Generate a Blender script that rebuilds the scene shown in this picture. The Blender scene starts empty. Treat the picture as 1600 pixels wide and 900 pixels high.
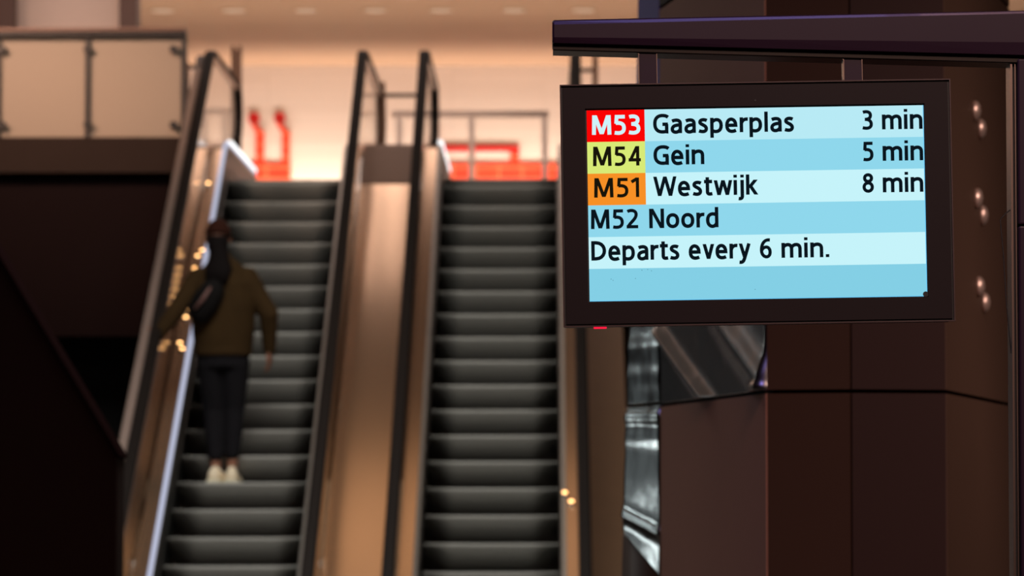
import bpy, bmesh, math, random
from mathutils import Vector, Matrix, Euler
random.seed(4)
S = bpy.context.scene
C = S.collection
PI = math.pi
CZ = 1.7                       # camera height above the lower floor
F = 6000.0                     # focal length in pixels of the 1600 px frame
PITCH = math.radians(3.1)
YAW = math.atan(50 / 6000.0)   # the escalators run along +Y

# ------------------------------------------------------------------ camera
cam_d = bpy.data.cameras.new('camera')
cam = bpy.data.objects.new('camera', cam_d)
C.objects.link(cam)
cam.location = (0, 0, CZ)
cam.rotation_euler = Euler((PI / 2 + PITCH, 0, YAW), 'XYZ')
cam_d.sensor_width = 36
cam_d.lens = F / 1600 * 36
cam_d.clip_end = 300
cam_d.dof.use_dof = True
cam_d.dof.focus_distance = 8.12
cam_d.dof.aperture_fstop = 6.0
cam_d.dof.aperture_blades = 7
S.camera = cam
R3 = cam.rotation_euler.to_matrix()


def at(px, py, Y):
    """world point on the plane y = Y seen at pixel (px, py)"""
    d = R3 @ Vector(((px - 800) / F, (450 - py) / F, -1))
    return Vector((0, 0, CZ)) + d * (Y / d.y)


# ------------------------------------------------------------------ materials
def nt(name):
    m = bpy.data.materials.new(name)
    m.use_nodes = True
    n = m.node_tree
    n.nodes.clear()
    o = n.nodes.new('ShaderNodeOutputMaterial')
    return m, n, o


def pbr(name, col, rough=.5, metal=0., var=.08, scale=6., bump=0., bscale=20., spec=.5, stretch=(1, 1, 1), coat=0.):
    m, n, o = nt(name)
    b = n.nodes.new('ShaderNodeBsdfPrincipled')
    n.links.new(b.outputs[0], o.inputs[0])
    b.inputs['Roughness'].default_value = rough
    b.inputs['Metallic'].default_value = metal
    b.inputs['Specular IOR Level'].default_value = spec
    b.inputs['Coat Weight'].default_value = coat
    tc = n.nodes.new('ShaderNodeTexCoord')
    mp = n.nodes.new('ShaderNodeMapping')
    mp.inputs['Scale'].default_value = stretch
    n.links.new(tc.outputs['Object'], mp.inputs[0])
    no = n.nodes.new('ShaderNodeTexNoise')
    no.inputs['Scale'].default_value = scale
    no.inputs['Detail'].default_value = 4
    n.links.new(mp.outputs[0], no.inputs[0])
    mx = n.nodes.new('ShaderNodeMix')
    mx.data_type = 'RGBA'
    mx.inputs[6].default_value = (*[c * (1 - var) for c in col], 1)
    mx.inputs[7].default_value = (*[min(1, c * (1 + var)) for c in col], 1)
    n.links.new(no.outputs[0], mx.inputs[0])
    n.links.new(mx.outputs[2], b.inputs['Base Color'])
    if bump:
        n2 = n.nodes.new('ShaderNodeTexNoise')
        n2.inputs['Scale'].default_value = bscale
        n2.inputs['Detail'].default_value = 2
        n.links.new(mp.outputs[0], n2.inputs[0])
        bp = n.nodes.new('ShaderNodeBump')
        bp.inputs['Strength'].default_value = 1
        bp.inputs['Distance'].default_value = bump
        n.links.new(n2.outputs[0], bp.inputs['Height'])
        n.links.new(bp.outputs[0], b.inputs['Normal'])
    return m


def emit(name, col, st=1.):
    m, n, o = nt(name)
    e = n.nodes.new('ShaderNodeEmission')
    e.inputs[0].default_value = (*col, 1)
    e.inputs[1].default_value = st
    n.links.new(e.outputs[0], o.inputs[0])
    return m


def srgb(r, g, b):
    f = lambda c: ((c / 255 + .055) / 1.055) ** 2.4 if c > 10 else c / 255 / 12.92
    return (f(r), f(g), f(b))


def tile_mat(name, c1, c2, mortar, w, h, rough, msize=.006):
    m, n, o = nt(name)
    b = n.nodes.new('ShaderNodeBsdfPrincipled')
    b.inputs['Roughness'].default_value = rough
    n.links.new(b.outputs[0], o.inputs[0])
    tc = n.nodes.new('ShaderNodeTexCoord')
    mp = n.nodes.new('ShaderNodeMapping')
    mp.inputs['Rotation'].default_value = (PI / 2, 0, 0)
    n.links.new(tc.outputs['Object'], mp.inputs[0])
    br = n.nodes.new('ShaderNodeTexBrick')
    br.offset = 0
    br.inputs['Scale'].default_value = 1
    br.inputs['Brick Width'].default_value = w
    br.inputs['Row Height'].default_value = h
    br.inputs['Mortar Size'].default_value = msize
    br.inputs['Color1'].default_value = (*c1, 1)
    br.inputs['Color2'].default_value = (*c2, 1)
    br.inputs['Mortar'].default_value = (*mortar, 1)
    n.links.new(mp.outputs[0], br.inputs[0])
    n.links.new(br.outputs[0], b.inputs['Base Color'])
    return m


def glass_mat(name, tint, gl=.04, rough=.0, trans=.92):
    m, n, o = nt(name)
    t = n.nodes.new('ShaderNodeBsdfTransparent')
    t.inputs[0].default_value = (*tint, 1)
    g = n.nodes.new('ShaderNodeBsdfGlossy')
    g.inputs['Roughness'].default_value = rough
    fr = n.nodes.new('ShaderNodeFresnel')
    fr.inputs[0].default_value = 1.35
    mx = n.nodes.new('ShaderNodeMixShader')
    mm = n.nodes.new('ShaderNodeMath'); mm.operation = 'MULTIPLY'; mm.inputs[1].default_value = .42
    n.links.new(fr.outputs[0], mm.inputs[0])
    n.links.new(mm.outputs[0], mx.inputs[0])
    n.links.new(t.outputs[0], mx.inputs[1])
    n.links.new(g.outputs[0], mx.inputs[2])
    n.links.new(mx.outputs[0], o.inputs[0])
    return m


M = {}
M['wall_tile'] = tile_mat('white_wall_tile', (.80, .70, .64), (.76, .66, .60), (.66, .56, .50), 1.2, .10, .35, .004)
M['red_tile'] = tile_mat('red_tile', (.80, .045, .02), (.85, .06, .022), (.80, .22, .10), .30, .15, .3, .01)
M['deepred'] = pbr('deep_red_tile', (.62, .012, .012), .3)
M['ceiling'] = pbr('ceiling_panels', (.42, .275, .18), .7, var=.10, scale=.8, stretch=(.2, 3, 1))
M['floor'] = pbr('granite_floor', (.10, .085, .075), .35, var=.3, scale=40)
M['landing'] = pbr('landing_granite', (.45, .38, .32), .4, var=.2, scale=30)
M['dark_clad'] = pbr('dark_wall_cladding', (.009, .003, .003), .8, spec=.1)
M['black_recess'] = pbr('recess_black', (.004, .003, .003), .8)
M['maroon'] = pbr('maroon_painted_steel', (.020, .006, .005), .75, spec=.08)
M['step'] = pbr('step_aluminium', (.27, .265, .245), .5, .45, var=.12, scale=30, stretch=(1, 8, 8))
M['skirt'] = pbr('skirt_black', (.010, .011, .010), .45)
M['grey_profile'] = pbr('grey_profile', (.34, .31, .28), .4, .6)
M['deck'] = pbr('deck_steel', (.62, .43, .29), .20, .9, var=.06, scale=3, stretch=(1, .3, .3), bump=.004, bscale=1.6)
M['deck_dark'] = pbr('outer_cladding_bronze', (.22, .125, .07), .42, .6)
M['rubber'] = pbr('handrail_rubber', (.009, .006, .005), .7, spec=.12)
M['guide'] = pbr('handrail_guide_steel', (.60, .47, .38), .22, 1.)
M['glass'] = glass_mat('balustrade_glass', (.985, .975, .96))
M['led'] = emit('led_strip', srgb(198, 203, 228), .95)
M['led_hot'] = emit('led_strip_top', (1, 1, 1), 1.6)
M['warm_glint'] = emit('small_warm_glint', (1, .50, .18), 9)  # glow standing in for overhead lamps reflected along the decks
M['rail_dark'] = pbr('dark_railing_steel', (.020, .012, .010), .4, .3)
M['rail_top'] = pbr('brown_top_rail', (.16, .075, .05), .4, .2)
M['frost'] = pbr('frosted_panel', (.36, .255, .185), .5, var=.03, scale=1.2)
M['board'] = pbr('pale_board', (.78, .60, .52), .6, var=.02)
M['brown_col'] = pbr('brown_pillar', (.075, .030, .022), .5)
M['trim_pale'] = pbr('pale_outer_trim', (.22, .155, .13), .6, 0)
M['downlight_lens'] = emit('downlight_lens', (.62, .40, .27), 1.0)
M['parapet_cap'] = pbr('dark_parapet_cap', (.010, .004, .004), .9, spec=0)
M['kerb'] = pbr('dark_brown_kerb', (.030, .017, .013), .7, spec=.1)
M['railing_pale'] = pbr('brushed_railing', (.85, .72, .66), .5, 0)
M['bracket'] = pbr('brown_steel_post', (.16, .080, .045), .55, .1)
# faceted pillar; how light falls on each facet is put into its colour
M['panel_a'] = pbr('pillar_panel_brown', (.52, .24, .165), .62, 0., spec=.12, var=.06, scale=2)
M['panel_b'] = pbr('pillar_panel_shaded', (.046, .022, .014), .62, 0., spec=.12, var=.06, scale=2)
M['panel_c'] = pbr('pillar_panel_deep_shaded', (.030, .0145, .013), .62, 0., spec=.12, var=.06, scale=2)
M['panel_d'] = pbr('pillar_panel_side_lit', (.095, .055, .040), .62, 0., spec=.12, var=.06, scale=2)
M['steel_wavy'] = pbr('polished_wavy_steel', (.52, .54, .52), .16, 1., var=.03, scale=2, bump=.006, bscale=4)
M['steel_sheet'] = pbr('creased_steel_sheet', (.50, .46, .44), .24, 1., var=.03, scale=2, bump=.006, bscale=4)
M['violet_reflection'] = pbr('violet_reflection', (.16, .11, .50), .5, 0)  # blue light mirrored in the return, put into the base colour
M['seam'] = pbr('joint_black', (.006, .004, .004), .7)
M['stud'] = pbr('steel_stud', (.95, .70, .62), .40, .8)
# sign
M['arm'] = pbr('violet_black_paint', (.021, .0085, .018), .36, 0, var=.03, spec=.3, coat=.12)
M['arm_lip'] = pbr('arm_underside', (.030, .022, .018), .3, .4)
M['bezel'] = pbr('bezel_brown_black', (.0100, .0052, .0055), .5, spec=.18, var=.05)
M['bezel_lip'] = pbr('bezel_lip', (.060, .036, .032), .4, .3)
M['black'] = pbr('matt_black', (.004, .004, .005), .5)
M['edge_metal'] = pbr('bare_edge_metal', (.40, .29, .24), .3, 1.)
M['s_light'] = emit('screen_pale', srgb(198, 243, 250))
M['s_light1'] = emit('screen_pale_top', srgb(184, 234, 245))
M['s_blue'] = emit('screen_blue', srgb(143, 215, 236))
M['s_blue2'] = emit('screen_blue_low', srgb(132, 207, 229))
M['s_edge'] = emit('screen_edge_line', srgb(110, 205, 250))
M['s_red'] = emit('badge_red', srgb(250, 4, 4))
M['s_yel'] = emit('badge_yellow', srgb(216, 234, 118))
M['s_ora'] = emit('badge_orange', srgb(247, 144, 38))
M['s_txt'] = emit('screen_black_text', srgb(10, 20, 28))
M['s_txt2'] = emit('screen_badge_text', srgb(24, 20, 10))
M['s_wht'] = emit('screen_white_text', srgb(206, 243, 250))
M['redled'] = emit('red_led', (1, .01, .05), 1.2)
# person
M['skin'] = pbr('skin', (.30, .13, .08), .5)
M['jacket'] = pbr('olive_jacket', (.040, .021, .0065), .9, spec=.15, var=.25, scale=9, bump=.01, bscale=8)
M['trousers'] = pbr('dark_trousers', (.009, .008, .010), .9, spec=.15, var=.2, scale=9)
M['shoe'] = pbr('cream_shoe', (.95, .80, .58), .5, var=.05)
M['shoe_sole'] = pbr('shoe_sole', (.85, .78, .60), .5)
M['hair'] = pbr('dark_hair', (.005, .003, .003), .8, spec=.1)
M['cap'] = pbr('rust_beanie', (.032, .010, .006), .9, spec=.1)
M['bag'] = pbr('black_nylon', (.004, .003, .003), .8, spec=.15)
M['bag_trim'] = pbr('bag_pink_trim', (.16, .075, .065), .6)


# ------------------------------------------------------------------ helpers
def tag(o, label=None, cat=None, group=None, kind=None):
    if label: o['label'] = label
    if cat: o['category'] = cat
    if group: o['group'] = group
    if kind: o['kind'] = kind
    return o


def empty(name, loc, label=None, cat=None, group=None, rot=None):
    o = bpy.data.objects.new(name, None)
    C.objects.link(o)
    o.location = loc
    o.empty_display_size = .1
    if rot: o.rotation_euler = rot
    o['_o'] = list(loc)
    tag(o, label, cat, group)
    return o


def root_loc(p):
    while p.parent: p = p.parent
    return Vector(p['_o']) if '_o' in p else Vector((0, 0, 0))


def build(name, bm, mat, parent=None, local=False, smooth=False, origin=None, bevel=0.):
    bmesh.ops.recalc_face_normals(bm, faces=bm.faces)
    me = bpy.data.meshes.new(name)
    org = Vector((0, 0, 0))
    if parent and not local:
        org = root_loc(parent)
    elif origin is not None:
        org = Vector(origin)
    if org.length: bmesh.ops.translate(bm, verts=bm.verts, vec=-org)
    bm.to_mesh(me)
    bm.free()
    me.materials.append(M[mat])
    o = bpy.data.objects.new(name, me)
    C.objects.link(o)
    if parent:
        o.parent = parent
    else:
        o.location = org
        o['_o'] = list(org)
    if smooth:
        for p in me.polygons: p.use_smooth = True
    if bevel:
        b = o.modifiers.new('bevel', 'BEVEL')
        b.width = bevel
        b.segments = 2
        b.limit_method = 'ANGLE'
    return o


def box(bm, x0, x1, y0, y1, z0, z1):
    r = bmesh.ops.create_cube(bm, size=1)
    for v in r['verts']:
        v.co = Vector(((x0 + x1) / 2 + v.co.x * (x1 - x0), (y0 + y1) / 2 + v.co.y * (y1 - y0), (z0 + z1) / 2 + v.co.z * (z1 - z0)))
    return bm


def bx(*a):
    return box(bmesh.new(), *a)


def loft(bm, rings, cap=True, closed=True):
    vs = [[bm.verts.new(p) for p in r] for r in rings]
    n = len(rings[0])
    for a, b in zip(vs, vs[1:]):
        for i in range(n if closed else n - 1):
            j = (i + 1) % n
            bm.faces.new((a[i], a[j], b[j], b[i]))
    if cap and closed:
        bm.faces.new(vs[0][::-1])
        bm.faces.new(vs[-1])
    return bm


def sweep(path, sec, bm=None, closed=True):
    """path of (Y, z), section of (X, dz)"""
    bm = bm or bmesh.new()
    return loft(bm, [[(x, Y, z + dz) for x, dz in sec] for Y, z in path], True, closed)


def tube(bm, pts, rads, seg=10, flat=None, up=None):
    """round tube through points with a radius at each point; flat=(a,b) squashes"""
    pts = [Vector(p) for p in pts]
    if not isinstance(rads, (list, tuple)): rads = [rads] * len(pts)
    rings = []
    prev = None
    for i, p in enumerate(pts):
        t = (pts[min(i + 1, len(pts) - 1)] - pts[max(i - 1, 0)]).normalized()
        a = up or (Vector((1, 0, 0)) if abs(t.x) < .8 else Vector((0, 1, 0)))
        u = (a - t * a.dot(t)).normalized()
        if prev is not None:
            u = (prev - t * prev.dot(t)).normalized()
        prev = u
        w = t.cross(u)
        r = rads[i]
        ra, rb = r if isinstance(r, (list, tuple)) else (r, r)
        rings.append([p + u * math.cos(k * 2 * PI / seg) * ra + w * math.sin(k * 2 * PI / seg) * rb for k in range(seg)])
    return loft(bm, rings)


def ball(bm, c, r, seg=12):
    if not isinstance(r, (tuple, list)): r = (r, r, r)
    bmesh.ops.create_uvsphere(bm, u_segments=seg, v_segments=seg // 2 + 2, radius=1,
                              matrix=Matrix.Translation(Vector(c)) @ Matrix.Diagonal((*r, 1)))
    return bm


def chain(bm, pts, rads, seg=12):
    """limb: tube with balls at both ends and joints"""
    tube(bm, pts, rads, seg)
    for p, r in zip(pts, rads):
        rr = r if not isinstance(r, (tuple, list)) else min(r)
        ball(bm, p, rr)


def remeshed(name, bm, mat, parent, voxel, smooth_it=4):
    """fuse overlapping pieces into one continuous surface"""
    me = bpy.data.meshes.new(name)
    bm.to_mesh(me); bm.free()
    tmp = bpy.data.objects.new('tmp', me)
    C.objects.link(tmp)
    md = tmp.modifiers.new('r', 'REMESH')
    md.mode = 'VOXEL'; md.voxel_size = voxel; md.use_smooth_shade = True
    if smooth_it:
        sm = tmp.modifiers.new('s', 'SMOOTH'); sm.factor = .5; sm.iterations = smooth_it
    dg = bpy.context.evaluated_depsgraph_get()
    dg.update()
    new = bpy.data.meshes.new_from_object(tmp.evaluated_get(dg))
    bpy.data.objects.remove(tmp)
    b2 = bmesh.new(); b2.from_mesh(new)
    return build(name, b2, mat, parent, smooth=True)


# ------------------------------------------------------------------ setting
ZL = 2.53 + CZ            # upper landing level
ZC = at(0, 0, 43.3).z     # ceiling
WALL_Y = 50.0


def struct(name, bm, mat):
    o = build(name, bm, mat)
    o['kind'] = 'structure'
    return o


struct('floor', bx(-14, 12, -3, WALL_Y + .3, -.2, 0), 'floor')
struct('ceiling', bx(-14, 12, -3, WALL_Y + .3, ZC, ZC + .2), 'ceiling')
struct('wall_back', bx(-14, 12, WALL_Y, WALL_Y + .3, 0, ZC), 'wall_tile')
struct('wall_left', bx(-14.3, -14, -3, WALL_Y + .3, 0, ZC), 'dark_clad')
struct('wall_right', bx(12, 12.3, -3, WALL_Y + .3, 0, ZC), 'dark_clad')
struct('wall_front', bx(-14, 12, -3.3, -3, 0, ZC), 'dark_clad')
# upper landing slab; its edge drops to the dark wall under the gallery
LY = 30.62
struct('floor_upper', bx(-14, 12, LY + .1, WALL_Y, ZL - .35, ZL), 'landing')
zf = at(0, 526, 30.2).z
struct('wall_gallery', bx(-14, -2.84, 30.13, 30.43, zf, ZL + .03), 'dark_clad')
struct('wall_recess', bx(-14, -2.95, 31.4, 31.7, 0, ZL - .36), 'black_recess')

# ------------------------------------------------------------------ escalators
RISE, TREAD = .184, .3187
Y0L, Z0 = 29.96, 2.30 + CZ
SL = RISE / TREAD


def path(off, y_end, y_start=21.2, rad=.45, crest=None):
    """nose line lifted by off: lower level, incline, upper level"""
    zc = ZL + (off if crest is None else crest)
    yc = Y0L + (zc - off - Z0) / SL                  # where the incline reaches the upper level
    yb = Y0L + (0.02 - Z0) / SL
    pts = [(y_start, off + .02), (yb - .3, off + .02)]
    a = math.atan(SL)
    tl = rad * math.tan(a / 2)
    pts.append((yb - .1, off + .04)); pts.append((yb + .2, off + .02 + .2 * SL))
    cx, cz = yc + tl, zc - rad
    for k in range(7):
        t = a * (1 - k / 6)
        pts.append((cx - rad * math.sin(t), cz + rad * math.cos(t)))
    pts.append((y_end, zc))
    return pts


def make_step_mesh():
    bm = bmesh.new()
    n, m = 28, 9
    W = .448
    grid = []
    for j in range(m):
        t = j / (m - 1)
        row = []
        for i in range(n + 1):
            s = -1 + 2 * i / n
            e = max(0, (abs(s) - .60) / .40)  # corners recede so the skirt's shade is put into the riser's shape
            y = .115 * t ** 1.9 + .34 * t * e ** 1.6
            row.append(bm.verts.new((s * W, y, -.004 - t * (RISE + .004))))
        grid.append(row)
    for a, b in zip(grid, grid[1:]):
        for i in range(n):
            bm.faces.new((a[i], a[i + 1], b[i + 1], b[i]))
    # nose and tread
    top = [bm.verts.new((v.co.x, .004, 0)) for v in grid[0]]
    back = [bm.verts.new((v.co.x, TREAD + .06, 0)) for v in grid[0]]
    low = [bm.verts.new((v.co.x, TREAD + .06, -RISE - .006)) for v in grid[0]]
    for a, b in ((grid[0], top), (top, back), (back, low), (low, grid[-1])):
        for i in range(n):
            bm.faces.new((a[i], a[i + 1], b[i + 1], b[i]))
    return bm


step_bm = make_step_mesh()
bmesh.ops.recalc_face_normals(step_bm, faces=step_bm.faces)
step_me = bpy.data.meshes.new('step')
step_bm.to_mesh(step_me); step_bm.free()
step_me.materials.append(M['step'])
for p in step_me.polygons: p.use_smooth = True


def handrail_path(off, y_end, base_off):
    """incline, level run and the half-round newel down to the deck"""
    pts = path(off, y_end)
    r = (off - base_off) / 2 * .62
    zc = ZL + off - r
    out = []
    for k in range(1, 9):
        t = PI * k / 8 * .92
        out.append((y_end + r * math.sin(t), zc + r * math.cos(t)))
    out.append((y_end - .1, ZL + base_off + .0))
    return pts + out


def ribbon(path_, x, w, h, bm=None, chamf=.3):
    """flattened rail of width w, thickness h that follows a (Y,z) path, normal to it"""
    rings = []
    for i, (Y, z) in enumerate(path_):
        a = path_[max(0, i - 1)]; b = path_[min(len(path_) - 1, i + 1)]
        t = Vector((0, b[0] - a[0], b[1] - a[1])).normalized()
        nrm = Vector((0, -t.z, t.y))
        c = Vector((x, Y, z))
        ring = []
        for u, v in ((-.5, -.2), (-.5, .2), (-.32, .5), (.32, .5), (.5, .2), (.5, -.2), (.32, -.5), (-.32, -.5)):
            ring.append(c + Vector((u * w, 0, 0)) + nrm * v * h)
        rings.append(ring)
    return loft(bm or bmesh.new(), rings)


DECK = .255     # deck above the nose line
RAIL = 1.0


def escalator(cx, y_first, n_from, n_to, label, lit_left, hr_half, rail_ends, deck_out, names):
    root = empty('escalator', (cx, 21.2, 0), label, 'escalator')
    first = None
    for k in range(n_from, n_to):
        o = bpy.data.objects.new('step', step_me) if first is None else first.copy()
        first = first or o
        C.objects.link(o)
        o.parent = root
        y, z = y_first - k * TREAD, Z0 + (y_first - k * TREAD - Y0L) * SL
        z = min(z, ZL - .004)
        o.location = (0, y - 21.2, z)
    # comb plate and floor plate at the upper landing
    yc = y_first - n_from * TREAD
    build('comb_plate', bx(cx - .48, cx + .48, max(LY - .02, yc + TREAD * .9), 33.4, ZL - .1, ZL + .004), 'grey_profile', root)
    yb = Y0L + (0 - Z0) / SL
    build('floor_plate', bx(cx - .62, cx + .62, 20.6, yb + .3, -.02, .012), 'grey_profile', root)
    for s in (-1, 1):
        X = lambda d: cx + s * d
        pk = path(0, 33.4)
        build('skirt_panel', sweep(pk, [(X(.46), -.34), (X(.46), DECK - .02), (X(.474), DECK - .02), (X(.474), -.34)]), 'skirt', root)
        # brush strip low on the skirt
        build('skirt_brush', sweep(pk, [(X(.46), .045), (X(.452), .05), (X(.452), .065), (X(.46), .07)]), 'skirt', root)
        # narrow profile that caps the skirt
        prof = sweep(pk, [(X(.462), DECK - .018), (X(.464), DECK + .004), (X(.494), DECK + .012), (X(.494), DECK - .018)])
        build('deck_profile', prof, 'grey_profile', root)
        # inner deck between profile and glass
        build('inner_deck', sweep(pk, [(X(.4955), DECK - .3), (X(.4955), DECK - .002), (X(hr_half - .012), DECK + .006), (X(hr_half - .012), DECK - .3)]), 'deck', root)
        if s == -1 and lit_left:
            strip = build('light_strip', sweep(path(0, 33.4), [(X(.466), DECK + .012), (X(.466), DECK + .026), (X(.494), DECK + .034), (X(.494), DECK + .013)]), 'led', root)
            tag(strip, 'glowing cool white light strip')
        if s == -1:
            pp = [(30.75, ZL), (33.4, ZL)]
            tag(build('light_strip', sweep(pp, [(X(.464), DECK + .035), (X(.464), DECK + .066), (X(.500), DECK + .076), (X(.500), DECK + .035)]), 'led_hot', root),
                'short glowing white light strip at the top')
        ye = rail_ends[0 if s < 0 else 1]
        gx = X(hr_half)
        # glass balustrade: panes with joints
        top = path(RAIL - .03, ye + .05)
        segs = [21.3, 23.0, 24.9, 26.8, 28.7, 30.55, ye + .12]
        tz = lambda Y: min(max(Z0 + (Y - Y0L) * SL, .02), ZL)
        for a, b in zip(segs, segs[1:]):
            bm = bmesh.new()
            ys = [a + .008 + (b - a - .016) * q / 6 for q in range(7)]
            loft(bm, [[(gx - .006, Y, tz(Y) + DECK - .05), (gx - .006, Y, tz(Y) + RAIL - .045), (gx + .006, Y, tz(Y) + RAIL - .045), (gx + .006, Y, tz(Y) + DECK - .05)] for Y in ys])
            build('glass_pane', bm, 'glass', root)
        hp = handrail_path(RAIL, ye, DECK)
        build('handrail', ribbon(hp, gx, .082, .036), 'rubber', root, smooth=False)
        gp = [(Y, z - .030) for Y, z in path(RAIL, ye)]
        build('handrail_guide', ribbon(gp, gx, .046, .026), 'guide', root)
        # outer deck
        if deck_out[0 if s < 0 else 1]:
            d0, d1, mt = deck_out[0 if s < 0 else 1]
            build('outer_deck', sweep(path(0, 33.4), [(X(hr_half + .012), DECK - .06), (X(hr_half + .012), DECK + .006), (X(d1), DECK + .004), (X(d1), DECK - .06)]), mt, root)
            build('side_cladding', sweep(path(0, 33.4), [(X(d1), DECK + .002), (X(d1 + .03), DECK + .002), (X(d1 + .03), -.9), (X(d1), -.9)]), 'deck_dark', root)
    return root


esc_l = escalator(-2.045, 29.96, -2, 22, 'left escalator with a glowing white strip and a person riding up', True, .605,
                  (32.9, 33.7), ((0, .70, 'deck'), None), None)
esc_r = escalator(-.349, 30.21, -1, 23, 'right escalator, empty dark steps, partly behind the departure display', False, .601,
                  (33.0, 33.0), (None, (0, .885, 'deck_dark')), None)
# pale trim along the outside of the left escalator
build('outer_trim', ribbon(path(.965, 31.2), -2.728, .060, .030), 'trim_pale', esc_l)
# warm lamp reflections on the decks, built as small added glowing beads
def deck_z(Y): return Z0 + (Y - Y0L) * SL + DECK


def deck_glint(X, py, label, group=None):
    """small glowing bead standing in for a lamp reflected on the sloping deck"""
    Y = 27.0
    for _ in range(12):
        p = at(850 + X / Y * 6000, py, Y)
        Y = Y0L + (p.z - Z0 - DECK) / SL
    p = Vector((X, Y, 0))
    r = empty('deck_glint', (p.x, Y, deck_z(Y) + .012), label, 'lamp', group)
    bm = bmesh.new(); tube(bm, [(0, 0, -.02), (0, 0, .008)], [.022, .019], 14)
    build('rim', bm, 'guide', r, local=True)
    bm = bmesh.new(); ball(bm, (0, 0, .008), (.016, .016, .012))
    build('glint_bead', bm, 'warm_glint', r, local=True, smooth=True)
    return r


deck_glint(-2.605, 291, 'single small warm reflected glint near the top of the left escalator')
deck_glint(-2.558, 396, 'upper warm lamp of the bright pair beside the person\'s head and shoulder')
deck_glint(-2.585, 405, 'lower warm lamp of the bright pair beside the person\'s head and shoulder')
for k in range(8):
    deck_glint(-2.590, 424 + k * 11, 'small warm lamp in the close row above the person\'s hand on the left escalator', 'row of warm reflected glints above the hand')
deck_glint(-2.600, 541, 'warm lamp just below the person\'s left hand, upper one of two')
deck_glint(-2.575, 550, 'warm lamp just below the person\'s left hand, lower one of two')
deck_glint(.137, 775, 'upper warm reflected glint of the pair on the right edge of the right escalator')
deck_glint(.180, 789, 'lower warm reflected glint of the pair on the right edge of the right escalator')

# metal cover between the two escalators
cv = sweep(path(0, 33.4), [(-1.426, -.7), (-1.426, DECK + .004), (-.964, DECK + .004), (-.964, -.7)])
cover = build('metal_deck_cover', cv, 'deck', origin=(-1.2, 21.2, 0))
cover['_keep'] = 1
pl_ = [(Y, z) for Y, z in path(0, 33.4) if Y > 29.75]
pl_.insert(0, (29.72, Z0 + (29.72 - Y0L) * SL))
build('crest_plate', sweep(pl_, [(-1.425, DECK + .005), (-1.425, DECK + .010), (-.965, DECK + .010), (-.965, DECK + .005)]), 'bracket', cover)  # matt plate added to keep the crest from reflecting too brightly
del cover['_keep']
tag(cover, 'wide sloping bronze steel cover between the two escalators', 'deck cover')

# ------------------------------------------------------------------ barriers at the top
def rod(bm, a, b, r, seg=10):
    return tube(bm, [a, b], [r, r], seg)


def bar_box(a, b, t):
    a, b = Vector(a), Vector(b)
    return bx(min(a.x, b.x) - t, max(a.x, b.x) + t, min(a.y, b.y) - t, max(a.y, b.y) + t, min(a.z, b.z) - t, max(a.z, b.z) + t)


def crossbar(px0, px1, py, Y, label, post_px=None, post_w=5):
    r = empty('barrier_rail', (at((px0 + px1) / 2, py, Y).x, Y, ZL), label, 'barrier')
    a, b = at(px0, py, Y), at(px1, py, Y)
    build('crossbar', bar_box(a, b, .016), 'rail_dark', r)
    if post_px:
        for q, (pp, ptop) in enumerate(post_px):
            t = at(pp, ptop, Y)
            build('post', bx(t.x - post_w / 190 / 1, t.x + post_w / 190, Y - .02, Y + .02, ZL, t.z), 'bracket', r)
    return r


crossbar(597, 648, 149, 33.5, 'dark barrier bar between the two escalators at the top landing', [(599, 128)], 3.2)
crossbar(905, 932, 110, 33.6, 'barrier bar and post right of the right escalator, just under the sign arm', [(930, 78)], 5)
crossbar(290, 322, 105, 31.0, 'short dark bar between the gallery railing and the left escalator', [(293, 98)], 3)
r = empty('steel_post', (at(371, 150, 34.4).x, 34.4, ZL), 'tall brown post pair beside the left escalator top, left of the red figures', 'post')
for pp in (364, 375):
    t = at(pp, 72, 34.4)
    build('upright', bx(t.x - .016, t.x + .016, 34.36, 34.44, ZL, t.z), 'bracket', r)
a, b = at(364, 78, 34.4), at(375, 78, 34.4)
build('infill_plate', bx(a.x + .017, b.x - .017, 34.38, 34.42, ZL, a.z), 'bracket', r)


def landing_railing(px0, px1, posts, py, Y, label):
    r = empty('landing_railing', (at((px0 + px1) / 2, py, Y).x, Y, ZL), label, 'railing')
    a, b = at(px0, py, Y), at(px1, py, Y)
    bm = bmesh.new(); rod(bm, (a.x - .03, Y, a.z), (b.x + .03, Y, b.z), .032)
    build('top_rail', bm, 'railing_pale', r, smooth=True)
    for p in posts:
        t = at(p, py, Y)
        build('post', bx(t.x - .028, t.x + .028, Y - .015, Y + .015, ZL, t.z - .02), 'railing_pale', r)
    return r


landing_railing(617, 852, (624, 737, 851), 178, 36.0, 'pale steel railing behind the right escalator on the upper landing')
landing_railing(318, 355, (320, 353), 174, 36.4, 'short pale steel railing seen through the left handrail loop')

# red tile mural on the back wall
def tile_shape(name, x0, y0, x1, y1, mat, root, th=.03):
    a, b = at(x0, y0, WALL_Y), at(x1, y1, WALL_Y)
    return build(name, bx(a.x, b.x, WALL_Y - th, WALL_Y - .001, b.z, a.z), mat, root)


def wall_art(label, px):
    return empty('tile_mural', (at(px, 280, WALL_Y).x, WALL_Y - .02, at(px, 280, WALL_Y).z), label, 'mural')


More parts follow.
